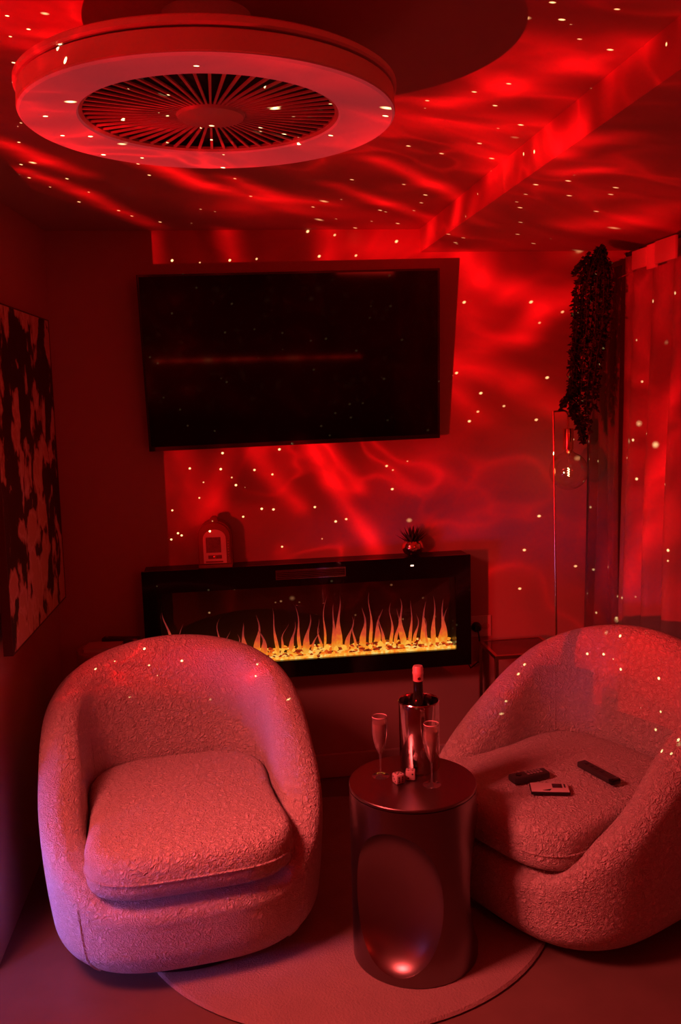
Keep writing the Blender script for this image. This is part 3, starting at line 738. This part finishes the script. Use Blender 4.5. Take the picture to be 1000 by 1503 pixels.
# ------------------------------------------------------------------ wall outlet, plug and cord
t = thing('wall_outlet', 'pale double wall outlet plate beside the fireplace', 'outlet', (1.038, 0, 0.607))
obj('plate', box(NB(), -0.046, 0.046, -0.006, 0, -0.045, 0.045, 0.002), M['white_plastic'], t)
for s in (-1, 1):
    obj('socket', lathe(NB(), [(0, 0), (0.015, 0), (0.0145, 0.002), (0, 0.002)], 24), M['trim'], t, smooth=True).matrix_local = Matrix.Translation((s*0.021, -0.006, 0)) @ Matrix.Rotation(PI/2, 4, 'X')
t = thing('power_plug', 'round black plug with cord in the outlet next to the fireplace', 'plug', (1.017, -0.0085, 0.607))
obj('plug_head', lathe(NB(), [(0, 0), (0.021, 0), (0.020, 0.018), (0.012, 0.030), (0, 0.032)], 24), M['black'], t, smooth=True).matrix_local = Matrix.Rotation(PI/2, 4, 'X')
obj('cord', tube(NB(), [(0, -0.028, -.002), (0.002, -0.034, -0.03), (0.012, -0.026, -0.09), (0.010, -0.02, -0.14), (-0.03, -0.02, -0.17), (-0.05, -0.02, -0.13), (-0.053, -0.016, -0.05)], 0.0035, 8), M['black'], t, smooth=True)

# ------------------------------------------------------------------ glass side table on the right
GX0, GX1, GY0, GY1, GZ = 1.02, 1.29, -0.262, -0.03, 0.555
t = thing('glass_side_table', 'square metal-framed side table with glass top behind the right armchair', 'side table', ((GX0+GX1)/2, (GY0+GY1)/2, 0))
hx, hy = (GX1-GX0)/2, (GY1-GY0)/2; q = 0.007
M['copper_frame'] = mat('rose_gold_frame', (0.80, 0.46, 0.38), 0.25, 1.0)
for sx in (-1, 1):
    for sy in (-1, 1):
        obj('leg', box(NB(), sx*(hx-q)-q, sx*(hx-q)+q, sy*(hy-q)-q, sy*(hy-q)+q, 0, GZ-2*q, .001), M['copper_frame'], t)
obj('top_frame', rectframe(NB(), -hx, hx, -hy, hy, 2*q, 2*q, 2*q, 2*q, GZ-2*q, GZ), M['copper_frame'], t)
tf = bpy.data.objects[-1] if False else t.children[-1]
for v in tf.data.vertices: v.co = Vector((v.co.x, v.co.z, v.co.y))
bt = obj('bottom_rail', rectframe(NB(), -hx+.0005, hx-.0005, -hy+.0005, hy-.0005, q, q, q, q, 0.010, 0.022), M['copper_frame'], t)
for v in bt.data.vertices: v.co = Vector((v.co.x, v.co.z, v.co.y))
obj('glass_top', box(NB(), -hx+2*q, hx-2*q, -hy+2*q, hy-2*q, GZ-.008, GZ-.002), glassmat('table_glass', (0.55, 0.45, 0.45), 1.8), t)

# ------------------------------------------------------------------ round side table on the left
t = thing('round_side_table', 'low round wooden side table in the back left corner behind the left armchair', 'side table', (-0.440, -0.315, 0))
SLZ = 0.705
obj('top', lathe(NB(), [(0, SLZ-.05), (0.104, SLZ-.05), (0.112, SLZ-.045), (0.112, SLZ-.004), (0.109, SLZ), (0, SLZ)], 64), mat('table_wood', (0.45, 0.26, 0.20), 0.4, var=(14, 0.25)), t, smooth=True)
obj('column', lathe(NB(), [(0.035, 0.02), (0.035, SLZ-.05)], 24), M['dark'], t, smooth=True)
obj('foot', lathe(NB(), [(0, 0), (0.13, 0), (0.13, 0.012), (0.04, 0.02), (0, 0.02)], 48), M['dark'], t, smooth=True)
t = thing('book', 'thin hardcover book lying on the round corner table', 'book', (-0.455, -0.335, SLZ), math.radians(-6))
obj('pages', box(NB(), -0.060, 0.060, -0.040, 0.040, 0.003, 0.014), M['paper'], t)
obj('cover', box(NB(), -0.062, 0.062, -0.042, 0.042, 0.014, 0.017), M['book'], t)
obj('back_cover', box(NB(), -0.062, 0.062, -0.042, 0.042, 0.0, 0.003), M['book'], t)
obj('spine', box(NB(), -0.062, 0.062, 0.040, 0.0435, 0.0, 0.017), M['book'], t)
t = thing('remote_control', 'black remote control lying beside the book on the round corner table', 'remote control', (-0.400, -0.262, SLZ), math.radians(-16))
obj('body', box(NB(), -0.070, 0.070, -0.018, 0.018, 0, 0.022, 0.005), M['rubber'], t, smooth=True)
obj('power_button', lathe(NB(), [(0, 0.0215), (0.005, 0.0215), (0.0045, 0.0235), (0, 0.0235)], 16, (-0.055, 0, 0)), M['button'], t, smooth=True)

# ------------------------------------------------------------------ floor lamp with globe bulb
LX, LY = 1.268, -0.22
lp = thing('floor_lamp', 'thin brass floor lamp with a hooked arm and clear globe bulb', 'floor lamp', (LX+.02, LY, 0))
obj('base', lathe(NB(), [(0, 0), (0.09, 0), (0.09, 0.012), (0.085, 0.016), (0, 0.016)], 48), M['brass'], lp, smooth=True)
obj('pole', tube(NB(), [(0.008, 0, 0.016), (-0.020, 0, 1.500)], 0.0042, 12), M['brass'], lp, smooth=True)
pts = [(-0.020, 0, 1.497)]
pts += [(0.020, 0, 1.500)]
for k in range(1, 7):
    a = PI/2*k/6; pts.append((0.020+0.020*math.sin(a), 0, 1.480+0.020*math.cos(a)))
pts.append((0.040, 0, 1.425))
obj('arm', tube(NB(), pts, 0.0040, 10), M['brass'], lp, smooth=True)
obj('socket', lathe(NB(), [(0, 0.082), (0.019, 0.082), (0.020, 0.079), (0.020, 0.004), (0.019, 0), (0.012, 0), (0, 0.002)], 32, (0.041, 0, 1.349)), M['brass'], lp, smooth=True)
gb = NB(); pr = []
for k in range(0, 25):
    a = -PI/2 + PI*0.9*k/24; pr.append((0.0745*math.cos(a) if k else 0.0, 0.0745*math.sin(a)))
pr += [(0.013, 0.082)]
lathe(gb, pr, 48, (0.044, 0, 1.266))
bulb = obj('globe_bulb', gb, glassmat('bulb_glass', (0.95, 0.93, 0.91), 3.8, 0.05, 0.012), lp, smooth=True)
obj('bulb_collar', lathe(NB(), [(0, 0.0), (0.0135, 0.0), (0.0135, 0.012), (0, 0.012)], 24, (0.0425, 0, 1.337)), M['brass'], bulb, smooth=True)
M['filament'] = mat('filament', (1, .6, .3), .5, emit=((1.0, 0.62, 0.25), 9.0))
obj('filament', tube(NB(), [(0.043+0.004*math.cos(k*1.1), 0.004*math.sin(k*1.1), 1.245+k*0.0016) for k in range(22)], 0.0009, 5), M['filament'], bulb)
obj('filament_stem', tube(NB(), [(0.043, 0, 1.338), (0.043, 0, 1.296)], 0.003, 8), M['glass'], bulb)
lb = bpy.data.lights.new('bulb_light', 'POINT'); lb.energy = 0.12; lb.color = (1.0, 0.35, 0.12); lb.shadow_soft_size = 0.012
lbo = bpy.data.objects.new('bulb_light', lb); COL.objects.link(lbo); lbo.location = (LX+.02+0.043, LY, 1.262)

# ------------------------------------------------------------------ canvas on the left wall
def art():
    m = bpy.data.materials.new('abstract_paint'); m.use_nodes = True
    t = NT(m.node_tree); b = m.node_tree.nodes['Principled BSDF']
    tcn = t.n('ShaderNodeTexCoord'); P = tcn.outputs['Object']
    mp = t.n('ShaderNodeMapping', ins={'Vector': P, 'Scale': (1, 1.2, 0.80)}).outputs[0]
    wp = t.vm('ADD', mp, t.vm('SCALE', t.vm('SUBTRACT', t.noise(mp, 7, 3).outputs['Color'], (.5, .5, .5)), sc_=.22))
    vo = t.n('ShaderNodeTexVoronoi', feature='SMOOTH_F1', ins={'Vector': wp, 'Scale': 9.0, 'Smoothness': .15})
    n1 = t.noise(wp, 5.0, 4, .6).outputs['Fac']
    n2 = t.noise(mp, 26, 4, .6).outputs['Fac']
    sp = t.n('ShaderNodeSeparateXYZ', ins={0: P})
    zr = t.m('DIVIDE', sp.outputs[2], 1.034)      # 0 bottom .. 1 top
    edge = t.sstep(t.m('ABSOLUTE', t.m('SUBTRACT', zr, 0.58)), 0.24, 0.50)
    v = t.m('ADD', t.m('ADD', t.m('MULTIPLY', n1, 0.95), t.m('MULTIPLY', vo.outputs['Distance'], 0.5)), t.m('MULTIPLY', n2, 0.22))
    v = t.m('SUBTRACT', v, t.m('MULTIPLY', edge, 0.15))
    cr = t.n('ShaderNodeValToRGB'); els = cr.color_ramp.elements
    els[0].position = 0.0; els[0].color = (0.80, 0.60, 0.52, 1)
    for p, c in ((0.66, (0.70, 0.46, 0.38)), (0.71, (0.85, 0.66, 0.60)), (0.80, (0.52, 0.30, 0.24)), (0.83, (0.035, 0.02, 0.02))):
        e = els.new(p); e.color = (*c, 1)
    els[-1].position = 1.0; els[-1].color = (0.02, 0.012, 0.012, 1)
    t.put(cr.inputs[0], v); t.put(b.inputs['Base Color'], cr.outputs[0]); b.inputs['Roughness'].default_value = .55
    return m
PY0, PY1, PZ0, PZ1 = -0.861, -0.095, 0.852, 1.886
t = thing('canvas_painting', 'large abstract canvas painting with dark blotches on the left wall', 'painting', (-0.655, (PY0+PY1)/2, PZ0))
t.rotation_euler = (0, math.radians(0.5), math.radians(-1.86))
hl = (PY1-PY0)/2
obj('canvas', box(NB(), 0.001, 0.026, -hl+.004, hl-.004, .004, PZ1-PZ0-.004), art(), t)
M['frame'] = mat('float_frame', (0.10, 0.055, 0.05), .5)
ff = rectframe(NB(), -hl, hl, 0, PZ1-PZ0, .0035, .0035, .0035, .0035, 0.0, 0.028)
for v in ff.verts: v.co = Vector((v.co.y, v.co.x, v.co.z))
obj('frame', ff, M['frame'], t)

# ------------------------------------------------------------------ curtains
def drape(y0, y1, xc, ztop, zbot, folds, amp, seed, sharp=0.6):
    r_ = random.Random(seed); N = folds*14; bm = NB(); cols = []
    ph = [r_.uniform(-.5, .5) for _ in range(folds+2)]
    for i in range(N+1):
        u = i/N; y = y0 + (y1-y0)*u
        f = u*folds; k = int(f); loc = f-k
        s = math.sin(2*PI*loc); s = math.copysign(abs(s)**sharp, s)
        col_ = []
        for j in range(13):
            v = j/12; z = ztop + (zbot-ztop)*v
            a = amp*(0.30 + 0.70*min(1, v*2.2))*(1+.35*ph[k])
            col_.append(bm.verts.new((xc + a*s + .006*math.sin(5*v+ph[k]*6), y + .012*math.sin(3*v+ph[k]*9)*min(u, 1-u)*4, z)))
        cols.append(col_)
    for a, b in zip(cols, cols[1:]):
        for j in range(12): bm.faces.new((a[j], a[j+1], b[j+1], b[j]))
    bmesh.ops.solidify(bm, geom=bm.faces[:], thickness=0.0012)
    return bm
t = thing('sheer_curtain', 'pale sheer curtain panel with stitched header tabs at the right edge', 'curtain', (1.52, -1.2, 0.02))
cb = drape(-0.279, -2.2, 1.52, 2.064, 0.02, 13, 0.031, 5)
for v in cb.verts: v.co -= Vector((1.52, -1.2, 0.02))
obj('panel', cb, M['curtain'], t, smooth=True, angle=80)
ytab = [(-0.41, -0.541), (-0.546, -0.616), (-0.623, -0.764), (-0.8, -0.924)]
for i, (a, b) in enumerate(ytab):
    hb = NB(); xo = (-0.030, -0.042, -0.052, -0.040)[i]; zb = (1.966, 1.950, 1.958, 1.962)[i]
    box(hb, xo-.006, xo+.006, b+1.2+.003, a+1.2-.002, zb+.012, 2.044, .003)
    obj('header_tab', hb, M['curtain'], t, smooth=True)
obj('header_stitch', tube(NB(), [(-0.026, -0.275+1.2, 1.966), (-0.027, -0.33+1.2, 1.969), (-0.026, -0.405+1.2, 1.974)], 0.0015, 5), M['curtain_dark'], t)
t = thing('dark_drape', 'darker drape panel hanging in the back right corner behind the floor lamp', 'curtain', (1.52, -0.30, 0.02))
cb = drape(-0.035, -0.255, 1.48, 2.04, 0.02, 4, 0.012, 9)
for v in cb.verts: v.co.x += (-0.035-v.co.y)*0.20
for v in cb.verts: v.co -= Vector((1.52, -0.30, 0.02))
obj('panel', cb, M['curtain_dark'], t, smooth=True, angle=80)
t = thing('curtain_rod', 'dark slim curtain rod under the ceiling on the right', 'curtain rod', (1.545, -1.15, 2.076))
obj('rod', tube(NB(), [(0, 0.90, 0), (0, -1.05, 0)], 0.008, 12), M['dark'], t, smooth=True)
for yy in (0.80, -0.3):
    obj('bracket', box(NB(), 0.0, XR-1.545, yy-.008, yy+.008, -0.012, 0.012), M['dark'], t)

# ------------------------------------------------------------------ trailing hanging plant
hp = thing('hanging_plant', 'dark trailing leafy plant hanging from the curtain rod end', 'plant', (1.40, -0.30, 2.05))
rp = random.Random(11)
# centre line of the foliage (x offset, z) and its half width
prof = [(0.02, 0.045, 0.045), (0.005, -0.02, 0.075), (-0.008, -0.12, 0.082), (-0.012, -0.24, 0.078), (-0.030, -0.34, 0.068), (-0.042, -0.44, 0.060), (-0.052, -0.54, 0.062), (-0.030, -0.60, 0.040), (-0.030, -0.67, 0.022)]
def at_prof(u):
    f = u*(len(prof)-1); k = min(int(f), len(prof)-2); w_ = f-k
    return [a+(b-a)*w_ for a, b in zip(prof[k], prof[k+1])]
lf = NB()
def leaflet(bm, p, d, L, wd):
    d = d.normalized(); s = d.cross(Vector((rp.uniform(-1, 1), rp.uniform(-1, 1), rp.uniform(-1, 1)))).normalized(); n = d.cross(s)
    a = bm.verts.new(p); b = bm.verts.new(p+d*L*.5+s*wd+n*wd*.35); c = bm.verts.new(p+d*L); e = bm.verts.new(p+d*L*.5-s*wd+n*wd*.35)
    bm.faces.new((a, b, c)); bm.faces.new((a, c, e))
for sidx in range(30):
    a = rp.uniform(0, 2*PI); rr = math.sqrt(rp.random()); end = rp.uniform(0.55, 1.0) if sidx > 4 else 1.0
    pts = []
    for k in range(15):
        u = end*k/14; cx, z, hw = at_prof(u); rad = rr*min(1.0, .25+u*4)
        pts.append(Vector((cx + hw*rad*math.cos(a+.5*u), hw*rad*.8*math.sin(a+.5*u), z + rp.uniform(-.004, .004))))
    obj('stem', tube(NB(), pts, 0.0016, 4), M['stem'], hp)
    for k in range(14):
        for q in range(9):
            p = pts[k].lerp(pts[k+1], rp.random())
            d = Vector((rp.gauss(0, 1), rp.gauss(0, 1), rp.gauss(-.55, .8)))
            leaflet(lf, p, d, rp.uniform(.012, .024), rp.uniform(.004, .0075))
for q in range(120):   # side tuft low on the left and the sprig at the top left
    u = rp.random()
    leaflet(lf, Vector((-0.07-.055*u, rp.uniform(-.02, .02), -0.46-.07*u+rp.uniform(-.015, .015))), Vector((-1, rp.uniform(-1, 1), -.6)), .018, .006)
    leaflet(lf, Vector((-0.02-.060*u, rp.uniform(-.02, .02), 0.02-.065*u+rp.uniform(-.012, .012))), Vector((-1, rp.uniform(-1, 1), -.2)), .017, .006)
lo = obj('foliage', lf, M['leaf2'], hp); lo['kind'] = 'stuff'

# ------------------------------------------------------------------ light strip on the rear wall, seen mirrored in the television
M['strip_red'] = emission_ramp('strip_red', [(0.35, (0.25, 0.004, 0.003)), (0.55, (1.0, 0.02, 0.01)), (0.8, (1.0, 0.30, 0.10))], 5.0,
                               lambda t: t.noise(t.n('ShaderNodeTexCoord').outputs['Object'], 5.0, 3).outputs['Fac'])
t = thing('light_strip', 'thin red light strip on the rear wall, mirrored as a line in the television', 'light strip', (0.40, -5.10, 0.965))
obj('channel', box(NB(), -0.98, 0.98, 0.0, 0.012, -0.014, 0.014), M['dark'], t)
obj('diffuser', box(NB(), -0.97, 0.97, 0.012, 0.016, -0.009, 0.009), M['strip_red'], t)
